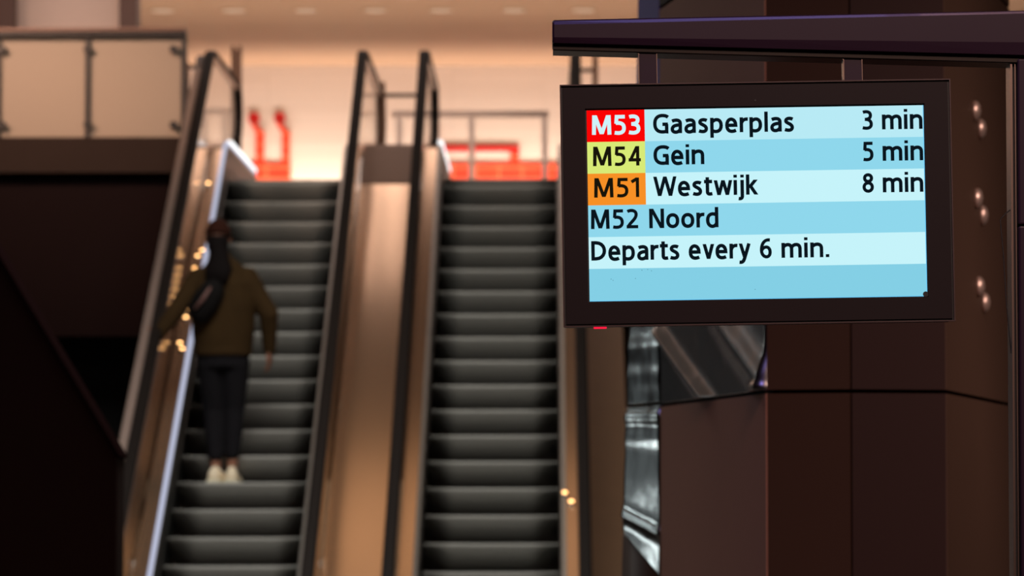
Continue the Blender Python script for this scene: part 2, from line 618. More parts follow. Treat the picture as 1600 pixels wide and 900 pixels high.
mu = wall_art('red tile mural with two round-headed upright figures on the back wall', 417)
for hx, sx0, sx1 in ((397, 400, 413), (437, 441, 453)):
    c = at(hx, 185, WALL_Y)
    bm = bmesh.new(); tube(bm, [(c.x, WALL_Y - .03, c.z), (c.x, WALL_Y - .001, c.z)], [.075, .075], 24, up=Vector((1, 0, 0)))
    build('figure_head', bm, 'deepred', mu)
    p0, p1 = at(hx - 2, 192, WALL_Y - .045), at((sx0 + sx1) / 2, 208, WALL_Y - .045)
    bm = bmesh.new(); tube(bm, [p0, p1], [(.03, .02), (.04, .02)], 8)
    build('figure_neck', bm, 'red_tile', mu)
    tile_shape('figure_body', sx0, 206, sx1, 255, 'red_tile', mu)
tile_shape('tile_band', 379, 256, 454, 300, 'red_tile', mu)
mu2 = wall_art('red tile mural with a long bar over a wide band, behind the right escalator', 780)
tile_shape('tile_bar', 684, 228, 811, 237, 'deepred', mu2)
tile_shape('tile_upright', 797, 238, 811, 255, 'red_tile', mu2)
tile_shape('tile_upright', 675, 203, 683, 226, 'deepred', mu2)
tile_shape('tile_band', 686, 256, 930, 300, 'red_tile', mu2)

# ------------------------------------------------------------------ gallery on the left
def gal(px, py, Y=30.0): return at(px, py, Y)


g = empty('gallery_railing', (gal(140, 240).x, 30, ZL), 'gallery balustrade of frosted panels under a dark top rail, left of the escalators', 'railing')
zt, zb = gal(0, 52).z, gal(0, 214).z
xl, xr = gal(-160, 0).x, gal(292, 0).x
build('top_rail', bx(xl, xr, 29.93, 30.05, zt - .03, zt + .005), 'rail_dark', g)
build('rail_cap', bx(xl, xr, 29.90, 30.08, zt + .006, zt + .030), 'rail_top', g)
build('kerb', bx(xl, xr - .01, 29.96, 30.12, ZL, zb - .005), 'kerb', g)
for x0, x1 in ((-150, -6), (2, 133), (142, 283)):
    p = build('frosted_panel', bx(gal(x0, 0).x, gal(x1, 0).x, 30.02, 30.035, zb, zt - .032), 'frost', g)
for x in (-2, 137.5):
    build('post', bx(gal(x - 3.5, 0).x, gal(x + 3.5, 0).x, 29.98, 30.06, ZL + .001, zt - .031), 'rail_dark', g)
build('post', bx(gal(284, 0).x, gal(292, 0).x, 29.97, 30.07, ZL + .001, zt - .031), 'rail_dark', g)
for x in (4, 137.5, 272):
    for y in (78, 196):
        c = gal(x, y)
        bm = bmesh.new(); tube(bm, [(c.x, 29.945, c.z), (c.x, 30.02, c.z)], [.032, .032], 14)
        build('glass_clip', bm, 'rail_dark', g)

for (x0, x1, lab) in ((-60, 22, 'brown pillar left of the pale board at the left edge of the view'), (188, 216, 'brown pillar right of the pale board above the gallery')):
    bmc = bx(at(x0, 0, 34).x, at(x1, 0, 34).x, 33.9, 34.2, ZL, ZC)
    o = build('square_pillar', bmc, 'brown_col', origin=(at((x0 + x1) / 2, 0, 34).x, 34.05, ZL))
    tag(o, lab, 'pillar', kind=None)
bd = empty('display_board', (at(105, 0, 34.3).x, 34.3, ZL), 'blank pale board standing behind the gallery railing between two brown pillars', 'board')
a, b = at(18, -60, 34.3), at(192, 80, 34.3)
build('panel', bx(a.x, b.x, 34.28, 34.32, ZL + .3, a.z), 'board', bd)
build('frame', bx(a.x - .02, b.x + .02, 34.33, 34.36, ZL, a.z + .02), 'brown_col', bd)

# recessed downlights in the ceiling
for i, px in enumerate((255, 366, 478, 586, 689, 803, 912)):
    c = at(px, 15, 44.2)
    d = empty('ceiling_downlight', (c.x, 44.2, ZC), None, 'ceiling light', 'row of ceiling downlights')
    d['label'] = 'recessed round downlight in the row across the upper hall ceiling'
    bm = bmesh.new(); tube(bm, [(0, 0, -.012), (0, 0, .0)], [.16, .17], 20)
    build('rim', bm, 'ceiling', d, local=True)
    bm = bmesh.new(); tube(bm, [(0, 0, -.016), (0, 0, -.0125)], [.13, .13], 20)
    build('lens', bm, 'downlight_lens', d, local=True)

# ------------------------------------------------------------------ sloping parapet, lower left
pa = empty('stair_parapet', (-2.6, 18, 0), 'dark maroon sloping stair parapet in the lower left corner', 'parapet')
p0, p1 = at(-160, 146, 18), at(183, 716, 18)
bm = bmesh.new()
loft(bm, [[(p0.x, 18, 0), (p0.x, 18, p0.z), (p0.x, 18.3, p0.z), (p0.x, 18.3, 0)], [(p1.x, 18, 0), (p1.x, 18, p1.z), (p1.x, 18.3, p1.z), (p1.x, 18.3, 0)]])
build('side_panel', bm, 'maroon', pa)
u = (p1 - p0).normalized()
nz = Vector((-u.z, 0, u.x))
if nz.z < 0: nz = -nz
bm = bmesh.new()
loft(bm, [[q + Vector((0, dy, 0)) + nz * h for dy, h in ((-.02, .002), (-.02, .02), (.32, .02), (.32, .002))] for q in (p0, p1)])
build('capping', bm, 'parapet_cap', pa)

# ------------------------------------------------------------------ faceted pillar behind the display
pil = empty('faceted_pillar', (1.0, 13.5, 0), 'large faceted pillar clad in brown metal panels behind the departure display', 'pillar')
SEAM = at(1195, 612, 12).z
PT = [(.236, 14.1), (at(1030, 0, 13.78).x, 13.78), (at(1195, 0, 12).x, 12.0), (at(1327, 0, 11.93).x, 11.93), (at(1475, 0, 12).x, 12.0), (at(1577, 0, 13.78).x, 13.78), (1.6, 15.2)]


def facet(name, i, z0, z1, mat, lean=0, inset=.004, sub=1, wav=0.):
    (xa, ya), (xb, yb) = PT[i], PT[i + 1]
    d = Vector((xb - xa, yb - ya, 0)).normalized()
    n = Vector((d.y, -d.x, 0))
    bm = bmesh.new()
    g = .003
    la = lambda z: lean * (z - 0) / 4.0
    A = lambda z: Vector((xa + la(z), ya, z)) + d * g
    B = lambda z: Vector((xb, yb, z)) - d * g
    ring = lambda z: [A(z), B(z), B(z) - n * .02, A(z) - n * .02]
    loft(bm, [ring(z0), ring(z1)])
    return build(name, bm, mat, pil)


def dented(name, i, zlo, zhi, mat, disp, lean=0, nu=24, nz=150):
    """a thin sheet-metal panel with real dents; disp(u, z) pushes it outward"""
    (xa, ya), (xb, yb) = PT[i], PT[i + 1]
    d = Vector((xb - xa, yb - ya, 0)).normalized()
    n = Vector((d.y, -d.x, 0))
    bm = bmesh.new()
    fr, bk = [], []
    for a in range(nz + 1):
        rf, rb = [], []
        for b in range(nu + 1):
            u = .003 + .994 * b / nu
            z = zlo(u) + (zhi(u) - zlo(u)) * a / nz
            p = Vector((xa + lean * z / 4 * (1 - u) + (xb - xa) * u, ya + (yb - ya) * u, z))
            rf.append(bm.verts.new(p + n * disp(u, z)))
            rb.append(bm.verts.new(p - n * .02))
        fr.append(rf); bk.append(rb)
    for a in range(nz):
        for b in range(nu):
            bm.faces.new((fr[a][b], fr[a][b + 1], fr[a + 1][b + 1], fr[a + 1][b]))
    loop = [fr[a][0] for a in range(nz + 1)] + fr[nz][1:] + [fr[a][nu] for a in range(nz - 1, -1, -1)] + fr[0][-2:0:-1]
    loopb = [bk[a][0] for a in range(nz + 1)] + bk[nz][1:] + [bk[a][nu] for a in range(nz - 1, -1, -1)] + bk[0][-2:0:-1]
    for k in range(len(loop)):
        j = (k + 1) % len(loop)
        bm.faces.new((loop[k], loop[j], loopb[j], loopb[k]))
    for rb in bk[1:-1]:
        for v in rb[1:-1]: bm.verts.remove(v)
    return build(name, bm, mat, pil, smooth=True)


def zr(py, Y): return CZ + (775 - py) / 6000 * Y


def disp_return(u, z):
    h = 0
    Y = 14.1 - .32 * u
    for py, a, sg in ((652, .011, .030), (682, .006, .04), (590, .006, .05), (545, .005, .04), (803 + 30 * u, .010, .026), (740, .004, .10)):
        h += a * math.exp(-((z - zr(py, Y)) / sg) ** 2)
    return h


def disp_crease(u, z):
    Y = 13.78 - 1.78 * u
    py = 775 - (z - CZ) / Y * 6000
    h = .030 * math.exp(-((py - (520 + 215 * u)) / 15) ** 2) * (1 if u < .62 else max(0, 1 - (u - .62) / .1))
    h += .030 * math.exp(-((py - (470 + 130 * max(0, u - .5) * 2)) / 34) ** 2) * min(1, max(0, (u - .35) / .3))
    h += .012 * math.exp(-((py - 606) / 8) ** 2) * min(1, max(0, (u - .85) / .1))
    return h


SE2 = at(1570, 8, 13.7).z
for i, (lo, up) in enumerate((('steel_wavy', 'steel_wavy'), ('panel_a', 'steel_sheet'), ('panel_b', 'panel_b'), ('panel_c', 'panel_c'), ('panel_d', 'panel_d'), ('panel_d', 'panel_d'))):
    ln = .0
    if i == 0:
        # narrow polished return, leaning slightly, with a violet reflection painted into its top
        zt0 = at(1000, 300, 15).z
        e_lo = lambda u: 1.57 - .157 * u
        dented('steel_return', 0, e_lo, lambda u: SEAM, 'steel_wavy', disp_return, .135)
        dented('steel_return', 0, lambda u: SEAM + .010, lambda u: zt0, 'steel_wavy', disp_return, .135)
        facet('violet_reflection', 0, zt0 + .012, ZC, 'violet_reflection', .135)
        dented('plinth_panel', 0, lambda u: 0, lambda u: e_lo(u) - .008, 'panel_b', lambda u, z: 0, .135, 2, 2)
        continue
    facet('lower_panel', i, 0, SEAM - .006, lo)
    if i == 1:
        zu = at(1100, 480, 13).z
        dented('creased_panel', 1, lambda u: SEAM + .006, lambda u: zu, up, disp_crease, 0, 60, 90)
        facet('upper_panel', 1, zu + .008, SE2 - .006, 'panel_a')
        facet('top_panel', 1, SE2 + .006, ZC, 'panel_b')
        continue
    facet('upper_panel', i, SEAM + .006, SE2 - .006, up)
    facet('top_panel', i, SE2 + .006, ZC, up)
# dark core behind the joints
bm = bmesh.new()
cc = Vector((1.0, 13.8))
ins = [cc + (Vector(p) - cc) * .90 for p in PT]
loft(bm, [[(p.x + (.135 * z / 4 if k == 0 else 0), p.y, z) for k, p in enumerate(ins)] for z in (0, ZC - .002)])
build('core', bm, 'seam', pil)
# three studs on the right facet
(xa, ya), (xb, yb) = PT[4], PT[5]
dd = Vector((xb - xa, yb - ya, 0)).normalized(); nn = Vector((dd.y, -dd.x, 0))
for (px, py) in ((1525, 187), (1528, 323), (1531, 460)):
    t = (px - 1475) / 102
    for _ in range(3):
        Y = ya + (yb - ya) * t
        x = at(px, py, Y).x
        t = (x - xa) / (xb - xa)
    c = Vector((x, ya + (yb - ya) * t, at(px, py, Y).z)) + nn * .001
    for dz, dt, nm in ((.022, -.075, 0), (-.024, .075, 1)):
        q = c + dd * dt + Vector((0, 0, dz))
        bm = bmesh.new()
        tube(bm, [q, q + nn * .010, q + nn * .020, q + nn * .024], [.034, .033, .022, .004], 16, up=Vector((0, 0, 1)))
        build('panel_stud', bm, 'stud', pil, smooth=True)

# ------------------------------------------------------------------ sign post, arm
YD = 8.07
SC = F / YD                     # px per metre at the display
DC = at(1183, 317, YD)
ROLL = math.radians(.87)
pos_x = at(1592, 300, YD).x
sp = empty('sign_post', (pos_x + .08, YD + .06, 0), 'dark violet steel post with a tapered arm carrying the departure display', 'post')


def arm_ring(px, top, hi, dk, bot, y0=YD - .01, dep=.13):
    """cross-section of the arm; the pixel heights are of its front edges at this x"""
    P = lambda py: at(px, py, y0).z
    x = at(px, top, y0).x
    zt, zh, zd, zb = P(top), P(hi), P(dk), P(bot)
    r = .010
    return [(x, y0 + r * 1.6, zt), (x, y0 + r * .6, zt - (zt - zh) * .35), (x, y0, zh), (x, y0, (zh * .3 + zd * .7)), (x, y0 + .004, zd), (x, y0 + .012, zd - .001), (x, y0 + dep, zd - .001), (x, y0 + dep, zt)]


def arm_px(px):
    t = (px - 863) / 737
    return 30 - 15 * t, 38.5 - 17.5 * t, 66.5 + 19 * t, 78.5 + 20.5 * t


bm = bmesh.new()
rings = []
a0 = arm_ring(863, 32, 38, 65, 70); rings.append([Vector(p) + Vector((0, .004 if k in (2, 3, 4) else 0, 0)) for k, p in enumerate(a0)])
for px in (866, 1000, 1200, 1400, 1600, 1760):
    t_, h_, d_, b_ = arm_px(px)
    rings.append([Vector(p) for p in arm_ring(px, t_, h_, d_, b_)])
loft(bm, rings)
build('arm', bm, 'arm', sp)
bm = bmesh.new(); rings = []
for px in (864, 1200, 1592):
    t_, h_, d_, b_ = arm_px(px)
    x = at(px, 0, YD + .006).x
    zd, zb = at(px, d_, YD).z - .0012, at(px, b_, YD + .006).z
    rings.append([(x, YD + .006, zd), (x, YD + .006, zb + .002), (x, YD + .009, zb), (x, YD + .105, zb), (x, YD + .105, zd)])
loft(bm, rings)
build('arm_lip', bm, 'arm_lip', sp)
# post
x0 = at(1591, 300, YD).x
zt = at(1600, 92, YD).z
seam_z = at(1600, 352, YD).z
build('post_shaft', bx(x0, x0 + .16, YD - .004, YD + .13, 0, seam_z - .0015), 'arm', sp, bevel=.004)
build('post_head', bx(x0, x0 + .16, YD - .004, YD + .13, seam_z + .0015, zt), 'arm', sp, bevel=.004)
for dx, mat_, w in ((-.0135, 'edge_metal', .0042), (-.0045, 'edge_metal', .0022)):
    build('edge_strip', bx(x0 + dx, x0 + dx + w, YD + .012, YD + .09, 0, zt - .006), mat_, sp)
build('edge_backing', bx(x0 - .0085, x0 - .0002, YD + .02, YD + .085, 0, zt - .008), 'seam', sp)
build('base_plate', bx(x0 - .08, x0 + .24, YD - .09, YD + .22, 0, .015), 'arm', sp)
# loose black cable beside the post
a, b, c, d_ = at(1581, 326, YD + .03), at(1563, 343, YD + .03), at(1568, 400, YD + .03), at(1577, 545, YD + .03)
bm = bmesh.new(); tube(bm, [a, (a + b) / 2 + Vector((-.001, 0, .001)), b, c, (c + d_) / 2, d_ + Vector((.004, 0, -.01))], .0012, 6)
build('cable', bm, 'black', sp)

# ------------------------------------------------------------------ departure display
dis = empty('departure_display', (DC.x, YD, DC.z), 'metro departure display with lit blue screen hanging from the dark sign arm', 'display', rot=(0, -ROLL, 0))
cr, sr = math.cos(ROLL), math.sin(ROLL)


def L(px, py):
    """pixel on the display's front -> local x, z"""
    p = at(px, py, YD)
    dx, dz = p.x - DC.x, p.z - DC.z
    # undo the roll (positive ROLL raises the right side)
    return dx * cr + dz * sr, -dx * sr + dz * cr


HW, HH = .4118, .2560
hous = build('cabinet', bx(-HW + .003, HW - .003, .006, .11, -HH + .003, HH - .003), 'bezel_lip', dis, local=True, bevel=.002)


def frame_bm(W, H, w, y0, y1, w2=None, cx=0, cz=0):
    bm = bmesh.new()
    h = w if w2 is None else w2
    box(bm, cx - W, cx + W, y0, y1, cz + H - h, cz + H)
    box(bm, cx - W, cx + W, y0, y1, cz - H, cz - H + h)
    box(bm, cx - W, cx - W + w, y0, y1, cz - H + h, cz + H - h)
    box(bm, cx + W - w, cx + W, y0, y1, cz - H + h, cz + H - h)
    return bm


build('outer_lip', frame_bm(HW, HH, .0026, -.004, .012), 'bezel_lip', dis, local=True)
build('shadow_gap', frame_bm(HW - .0026, HH - .0026, .0035, .002, .012), 'black', dis, local=True)
sx0, sz1 = L(916.5, 173.0)
sx1, sz0 = L(1448, 461.5)
_, zz = L(921, 470); sz0 = (sz0 + zz) / 2
_, zz = L(1445, 163.5); sz1 = (sz1 + zz) / 2
scx, scz = (sx0 + sx1) / 2, (sz0 + sz1) / 2
shw, shh = (sx1 - sx0) / 2, (sz1 - sz0) / 2
# bezel as four plates round the opening
G = .0035
bm = bmesh.new()
W2, H2 = HW - .0061, HH - .0061
ox0, ox1, oz0, oz1 = sx0 - G, sx1 + G, sz0 - G, sz1 + G
yb0, yb1 = -.002, .008
outer = [(-W2, -H2), (W2, -H2), (W2, H2), (-W2, H2)]
inner = [(ox0, oz0), (ox1, oz0), (ox1, oz1), (ox0, oz1)]
vo = [[bm.verts.new((x, y, z)) for x, z in outer] for y in (yb0, yb1)]
vi = [[bm.verts.new((x, y, z)) for x, z in inner] for y in (yb0, yb1)]
for k in range(4):
    j = (k + 1) % 4
    bm.faces.new((vo[0][k], vo[0][j], vi[0][j], vi[0][k]))
    bm.faces.new((vo[1][k], vo[1][j], vi[1][j], vi[1][k]))
    bm.faces.new((vo[0][k], vo[0][j], vo[1][j], vo[1][k]))
    bm.faces.new((vi[0][k], vi[0][j], vi[1][j], vi[1][k]))
build('bezel', bm, 'bezel', dis, local=True)
screen = build('screen', bx(ox0 + .0002, ox1 - .0002, .0035, .0058, oz0 + .0002, oz1 - .0002), 'black', dis, local=True)
rowh = (sz1 - sz0) / 6
bx_r = L(1008.3, 250)[0]
ROWM = ['s_light1', 's_blue', 's_light', 's_blue', 's_light', 's_blue2']
for k in range(6):
    xa = bx_r if k < 3 else sx0
    build('row_band', bx(xa, sx1, .0028, .0034, sz1 - rowh * (k + 1), sz1 - rowh * k), ROWM[k], screen, local=True)
for k, mt in enumerate(('s_red', 's_yel', 's_ora')):
    build('line_badge', bx(sx0, bx_r - .00005, .0028, .0034, sz1 - rowh * (k + 1), sz1 - rowh * k), mt, screen, local=True)
build('edge_line', bx(sx1, sx1 + .0016, .0028, .0034, sz0 + .006, sz1), 's_edge', screen, local=True)
build('edge_line', bx(sx0, sx1 - .004, .0028, .0034, sz0 - .0016, sz0), 's_edge', screen, local=True)
bm = bmesh.new(); q = L(1446.5, 459.5); tube(bm, [(q[0], .0005, q[1]), (q[0], .0034, q[1])], [.0058, .0058], 14)
build('corner_spot', bm, 'black', screen, local=True)
random.seed(9)
for (px, py) in ((993, 435), (1003, 422), (1018, 423), (1012, 421), (958, 438), (955, 436), (1180, 452)):
    q = L(px, py); s = .0006
    build('screen_speck', bx(q[0] - s, q[0] + s, .0024, .0027, q[1] - s, q[1] + s), 's_txt', screen, local=True)


# lettering: a condensed humanist face drawn stroke by stroke (unit = cap height)
CAP = 30.6 / SC
SW = .180                      # stem weight


def arc(cx, cy, rx, ry, a0, a1, n=2.35, k=18):
    out = []
    for q in range(k + 1):
        t = math.radians(a0 + (a1 - a0) * q / k)
        c, s_ = math.cos(t), math.sin(t)
        out.append((cx + rx * math.copysign(abs(c) ** (2 / n), c), cy + ry * math.copysign(abs(s_) ** (2 / n), s_)))
    return out


def bez(p0, p1, p2, p3, k=10):
    return [tuple((1 - t) ** 3 * a + 3 * (1 - t) ** 2 * t * b + 3 * (1 - t) * t * t * c + t ** 3 * d for a, b, c, d in zip(p0, p1, p2, p3)) for t in [q / k for q in range(k + 1)]]


h = SW / 2
XH = .765
dot = lambda x: [(x, .885), (x, 1.035)]
sfive = [(.47, 1 - h), (.135, 1 - h), (.115, .555)]
GL = {
    'G': (.64, [arc(.40, .5, .32, .5 - h + .01, 48, 180) + arc(.40, .5, .32, .5 - h + .01, 180, 285)[1:] + [(.565, .085), (.565, .48)], [(.62, .47), (.39, .47)]]),
    'a': (.49, [bez((.07, .62), (.18, .69), (.41, .72), (.41, .50)) + [(.41, 0)], bez((.41, .425), (.26, .42), (.078, .40), (.078, .205)) + bez((.078, .205), (.078, .01), (.33, .0), (.41, .20))[1:]]),
    's': (.42, [bez((.37, .625), (.27, .70), (.085, .69), (.085, .545)) + bez((.085, .545), (.085, .42), (.345, .40), (.345, .215))[1:] + bez((.345, .215), (.345, .03), (.16, .045), (.04, .105))[1:]]),
    'p': (.54, [[(.078, XH), (.078, -.265)], arc(.26, .37, .20, .375 - h + .01, 205, 0)[::-1][0:0] + bez((.078, .50), (.13, .70), (.46, .78), (.46, .37)) + bez((.46, .37), (.46, -.02), (.16, .03), (.078, .12))[1:]]),
    'e': (.52, [[(.085, .365), (.44, .365)] + bez((.44, .365), (.45, .76), (.078, .80), (.078, .37))[1:] + bez((.078, .37), (.078, -.02), (.33, .03), (.455, .105))[1:]]),
    'r': (.36, [[(.078, XH), (.078, 0)], bez((.078, .44), (.11, .62), (.21, .69), (.35, .665))]),
    'l': (.16, [[(.078, 0), (.078, 1.04)]]),
    'i': (.16, [[(.078, 0), (.078, XH)], dot(.078)]),
    'j': (.20, [bez((.125, XH), (.125, .2), (.125, .0), (.125, -.06)) + bez((.125, -.06), (.125, -.20), (.04, -.205), (-.03, -.19))[1:], dot(.125)]),
    'n': (.53, [[(.078, XH), (.078, 0)], bez((.078, .52), (.14, .70), (.452, .76), (.452, .47)) + [(.452, 0)]]),
    'm': (.82, [[(.078, XH), (.078, 0)], bez((.078, .52), (.13, .70), (.41, .76), (.41, .47)) + [(.41, 0)], bez((.41, .52), (.46, .70), (.742, .76), (.742, .47)) + [(.742, 0)]]),
    'o': (.56, [arc(.28, .372, .205, .375 - h + .012, 0, 360, 2.2, 32)]),
    'd': (.54, [[(.462, 0), (.462, 1.04)], bez((.462, .62), (.38, .72), (.08, .76), (.08, .37)) + bez((.08, .37), (.08, -.02), (.41, -.04), (.462, .24))[1:]]),
    'v': (.50, [[(.075, XH), (.25, 0)], [(.25, 0), (.425, XH)]]),
    'y': (.50, [[(.075, XH), (.255, .02)], [(.438, XH), (.24, .0)] + bez((.24, 0), (.19, -.16), (.15, -.215), (.02, -.19))[1:]]),
    'w': (.78, [[(.075, XH), (.215, 0)], [(.215, 0), (.39, XH)], [(.39, XH), (.565, 0)], [(.565, 0), (.705, XH)]]),
    't': (.36, [[(.14, .93), (.14, .20)] + bez((.14, .20), (.14, .05), (.22, .05), (.345, .085))[1:], [(0, XH - .06), (.34, XH - .06)]]),
    'k': (.50, [[(.078, 0), (.078, 1.04)], [(.41, XH), (.125, .34)], [(.19, .45), (.43, 0)]]),
    'W': (.98, [[(.075, 1), (.265, 0)], [(.265, 0), (.49, 1)], [(.49, 1), (.715, 0)], [(.715, 0), (.905, 1)]]),
    'M': (.80, [[(.085, 0), (.105, 1)], [(.695, 1), (.715, 0)], [(.13, 1), (.40, .03)], [(.40, .03), (.67, 1)]]),
    'N': (.64, [[(.078, 0), (.078, 1)], [(.562, 0), (.562, 1)], [(.10, 1), (.54, 0)]]),
    'D': (.64, [[(.078, 0), (.078, 1)], [(.03, 1 - h), (.20, 1 - h)] + bez((.20, 1 - h), (.68, 1 - h), (.68, h), (.20, h))[1:] + [(.03, h)]]),
    '1': (.34, [[(.265, 0), (.265, 1)], [(.03, .775), (.255, .945)]]),
    '2': (.53, [bez((.06, .865), (.17, .965), (.42, .95), (.42, .72)) + bez((.42, .72), (.42, .48), (.19, .34), (.085, .09))[1:], [(.02, h), (.50, h)]]),
    '3': (.51, [bez((.06, .895), (.17, .945), (.40, .95), (.40, .74)) + bez((.40, .74), (.40, .56), (.26, .53), (.14, .53))[1:], bez((.14, .53), (.28, .53), (.43, .49), (.43, .28)) + bez((.43, .28), (.43, .05), (.20, .05), (.04, .105))[1:]]),
    '4': (.56, [[(.41, 0), (.41, 1)], [(.395, 1), (.095, .25)], [(.03, .295), (.54, .295)]]),
    '5': (.51, [sfive, bez((.10, .585), (.20, .60), (.43, .62), (.43, .33)) + bez((.43, .33), (.43, .04), (.20, .055), (.05, .095))[1:]]),
    '6': (.53, [bez((.45, .925), (.24, .97), (.078, .78), (.078, .40)) + bez((.078, .40), (.078, .0), (.45, -.06), (.45, .305))[1:] + bez((.45, .305), (.45, .66), (.14, .62), (.085, .37))[1:]]),
    '8': (.54, [arc(.27, .745, .165, .255 - h + .005, 0, 360, 2.1, 28), arc(.27, .285, .195, .295 - h + .005, 0, 360, 2.1, 28)]),
    '.': (.16, [[(.078, 0), (.078, .155)]]),
}


def stroke(bm, pts, w, kx, put):
    """ribbon of even weight along a polyline, mitred, in a space stretched by kx"""
    P = [Vector((x * kx, y)) for x, y in pts]
    P = [p for i, p in enumerate(P) if i == 0 or (p - P[i - 1]).length > 1e-5]
    closed = (P[0] - P[-1]).length < 1e-4
    if closed: P = P[:-1]
    if len(P) == 2 and abs(P[0].x - P[1].x) > .03 and abs(P[0].y - P[1].y) > .28:
        d = (P[1] - P[0]).normalized()
        hw = w / abs(d.y) / 2 * .97
        q = [P[0] - Vector((hw, 0)), P[0] + Vector((hw, 0)), P[1] + Vector((hw, 0)), P[1] - Vector((hw, 0))]
        bm.faces.new([bm.verts.new(put(p)) for p in q])
        return
    n = len(P)
    Lp, Rp = [], []
    for i in range(n):
        d0 = (P[i] - P[i - 1]).normalized() if (i or closed) else None
        d1 = (P[(i + 1) % n] - P[i]).normalized() if (i < n - 1 or closed) else None
        d0 = d0 or d1; d1 = d1 or d0
        n0, n1 = Vector((-d0.y, d0.x)), Vector((-d1.y, d1.x))
        m = n0 + n1
        if m.length < .3:
            m = n0
        m.normalize()
        k = min(1 / max(.25, m.dot(n0)), 1.55)
        Lp.append(P[i] + m * w / 2 * k); Rp.append(P[i] - m * w / 2 * k)
    vl = [bm.verts.new(put(p)) for p in Lp]; vr = [bm.verts.new(put(p)) for p in Rp]
    for i in range(n if closed else n - 1):
        j = (i + 1) % n
        bm.faces.new((vl[i], vl[j], vr[j], vr[i]))


def lettering(s, pxl, pxr, py, mat, wt=1.0):
    gap = .080
    adv, tot = [], 0
    for ch in s:
        if ch == ' ':
            tot += .22; adv.append(None); continue
        adv.append(tot); tot += GL[ch][0] + gap * (.55 if ch in 'vwyWrtk' else 1)
    tot -= gap * (.55 if s[-1] in 'vwyWrtk' else 1)
    lx, lz = L(pxl, py)
    rx = L(pxr, py)[0]
    kx = (rx - lx) / (tot * CAP)
    bm = bmesh.new()
    for ch, a_ in zip(s, adv):
        if a_ is None: continue
        for st in GL[ch][1]:
            sw = SW * wt * (.93 if ch.isdigit() else 1)
            stroke(bm, [(x + a_, y) for x, y in st], sw, kx, lambda p: (lx + p.x * CAP, .0022, lz + p.y * CAP))
    o = build('lettering', bm, mat, screen, local=True)
    sd = o.modifiers.new('solid', 'SOLIDIFY'); sd.thickness = .0005; sd.offset = 0
    return o


lettering('M53', 924.8, 1001, 210.6, 's_wht', 1.12)
lettering('M54', 926.2, 1002.3, 259.6, 's_txt2', 1.0)
lettering('M51', 927.8, 999.3, 308.8, 's_txt2', 1.0)
lettering('Gaasperplas', 1020.5, 1241, 208.6, 's_txt')
lettering('Gein', 1021, 1101, 257.6, 's_txt')
lettering('Westwijk', 1021, 1184.5, 306.4, 's_txt')
for s, y, dx in (('3', 202.6, 0), ('5', 251.7, 1), ('8', 301, 1.3)):
    lettering(s, 1346.8 + dx, 1364.4 + dx, y, 's_txt')
    lettering('min', 1378.2 + dx, 1442.0 + dx, y - .5, 's_txt')
lettering('M52', 923, 998.5, 357.9, 's_txt')
lettering('Noord', 1014.5, 1123, 356.6, 's_txt')
lettering('Departs', 924, 1061.8, 407.2, 's_txt')
lettering('every', 1076.2, 1173, 405, 's_txt')
lettering('6', 1187.3, 1206.5, 403.3, 's_txt')
lettering('min.', 1221, 1296.5, 402.8, 's_txt')
# red status light under the cabinet, small sensor on top of the bezel
q = L(938, 512)
tag(build('status_light', bx(q[0] - .0135, q[0] + .0135, .01, .03, -HH - .003, -HH + .0025), 'redled', dis, local=True), 'glowing red status light')
q = L(1180, 157)
bm = bmesh.new(); tube(bm, [(q[0], -.0032, q[1]), (q[0], -.0015, q[1])], [.0022, .0022], 10)
build('light_sensor', bm, 'black', dis, local=True)
# two hangers up to the arm
for pa_, pb_, pt in ((999, 1026, 80), (1319.5, 1347, 89)):
    xa, xb = L(pa_, 100)[0], L(pb_, 100)[0]
    ztop = L((pa_ + pb_) / 2, pt)[1] + .006
    hg = bmesh.new()
    box(hg, xa, xb, .012, .085, HH - .003, ztop)
    hgo = build('hanger', hg, 'arm', dis, local=True)
    for xq, sgn in ((xa, -1), (xb, 1)):
        build('hanger_edge', bx(min(xq, xq + sgn * .0016), max(xq, xq + sgn * .0016), .010, .05, HH, ztop - .010), 'edge_metal', hgo, local=True)
        bm = bmesh.new()
        tube(bm, [(xq, .012, ztop - .012), (xq + sgn * .007, .012, ztop - .002)], [.0016, .0012], 6)
        build('weld_flare', bm, 'edge_metal', hgo, local=True)

# ------------------------------------------------------------------ person on the left escalator
K12 = 29.96 - 12 * TREAD
zfeet = Z0 - 12 * RISE
PY = K12 + .19                       # where the body's axis stands
pe = empty('person', (-2.17, PY, zfeet), 'person riding the left escalator, seen from behind in an olive jacket, hand on the handrail', 'person')


def B(px, py, dy=0.): return at(px, py, PY + dy)


head = B(341, 371, .02)
neck0, neck1 = B(343, 412, 0), B(342, 392, .0)
pelvis = B(350, 552, .0)
# --- body surface
bm = bmesh.new()
ball(bm, head, (.077, .094, .112), 20)
ball(bm, head + Vector((0, .045, -.055)), (.052, .055, .055), 14)          # jaw
ball(bm, head + Vector((0, .100, -.015)), (.012, .022, .020), 10)          # nose
for s in (-1, 1): ball(bm, head + Vector((s * .080, .0, -.015)), (.010, .020, .030), 8)
chain(bm, [neck0, neck1, head - Vector((0, 0, .05))], [.062, .056, .055])
tube(bm, [B(344, 408), B(346, 428), B(348, 470), B(348, 510), pelvis, B(349, 572)],
     [(.07, .065), (.14, .09), (.165, .11), (.145, .105), (.165, .115), (.13, .10)], 16, up=Vector((1, 0, 0)))
LS, LE, LW = B(311, 436, .0), B(276, 484, -.06), B(247, 524, -.10)
RS, RE, RW = B(386, 436, .0), B(420, 492, -.03), B(421, 545, .04)
chain(bm, [LS, LE, LW], [.048, .042, .030])
chain(bm, [RS, RE, RW], [.048, .042, .030])
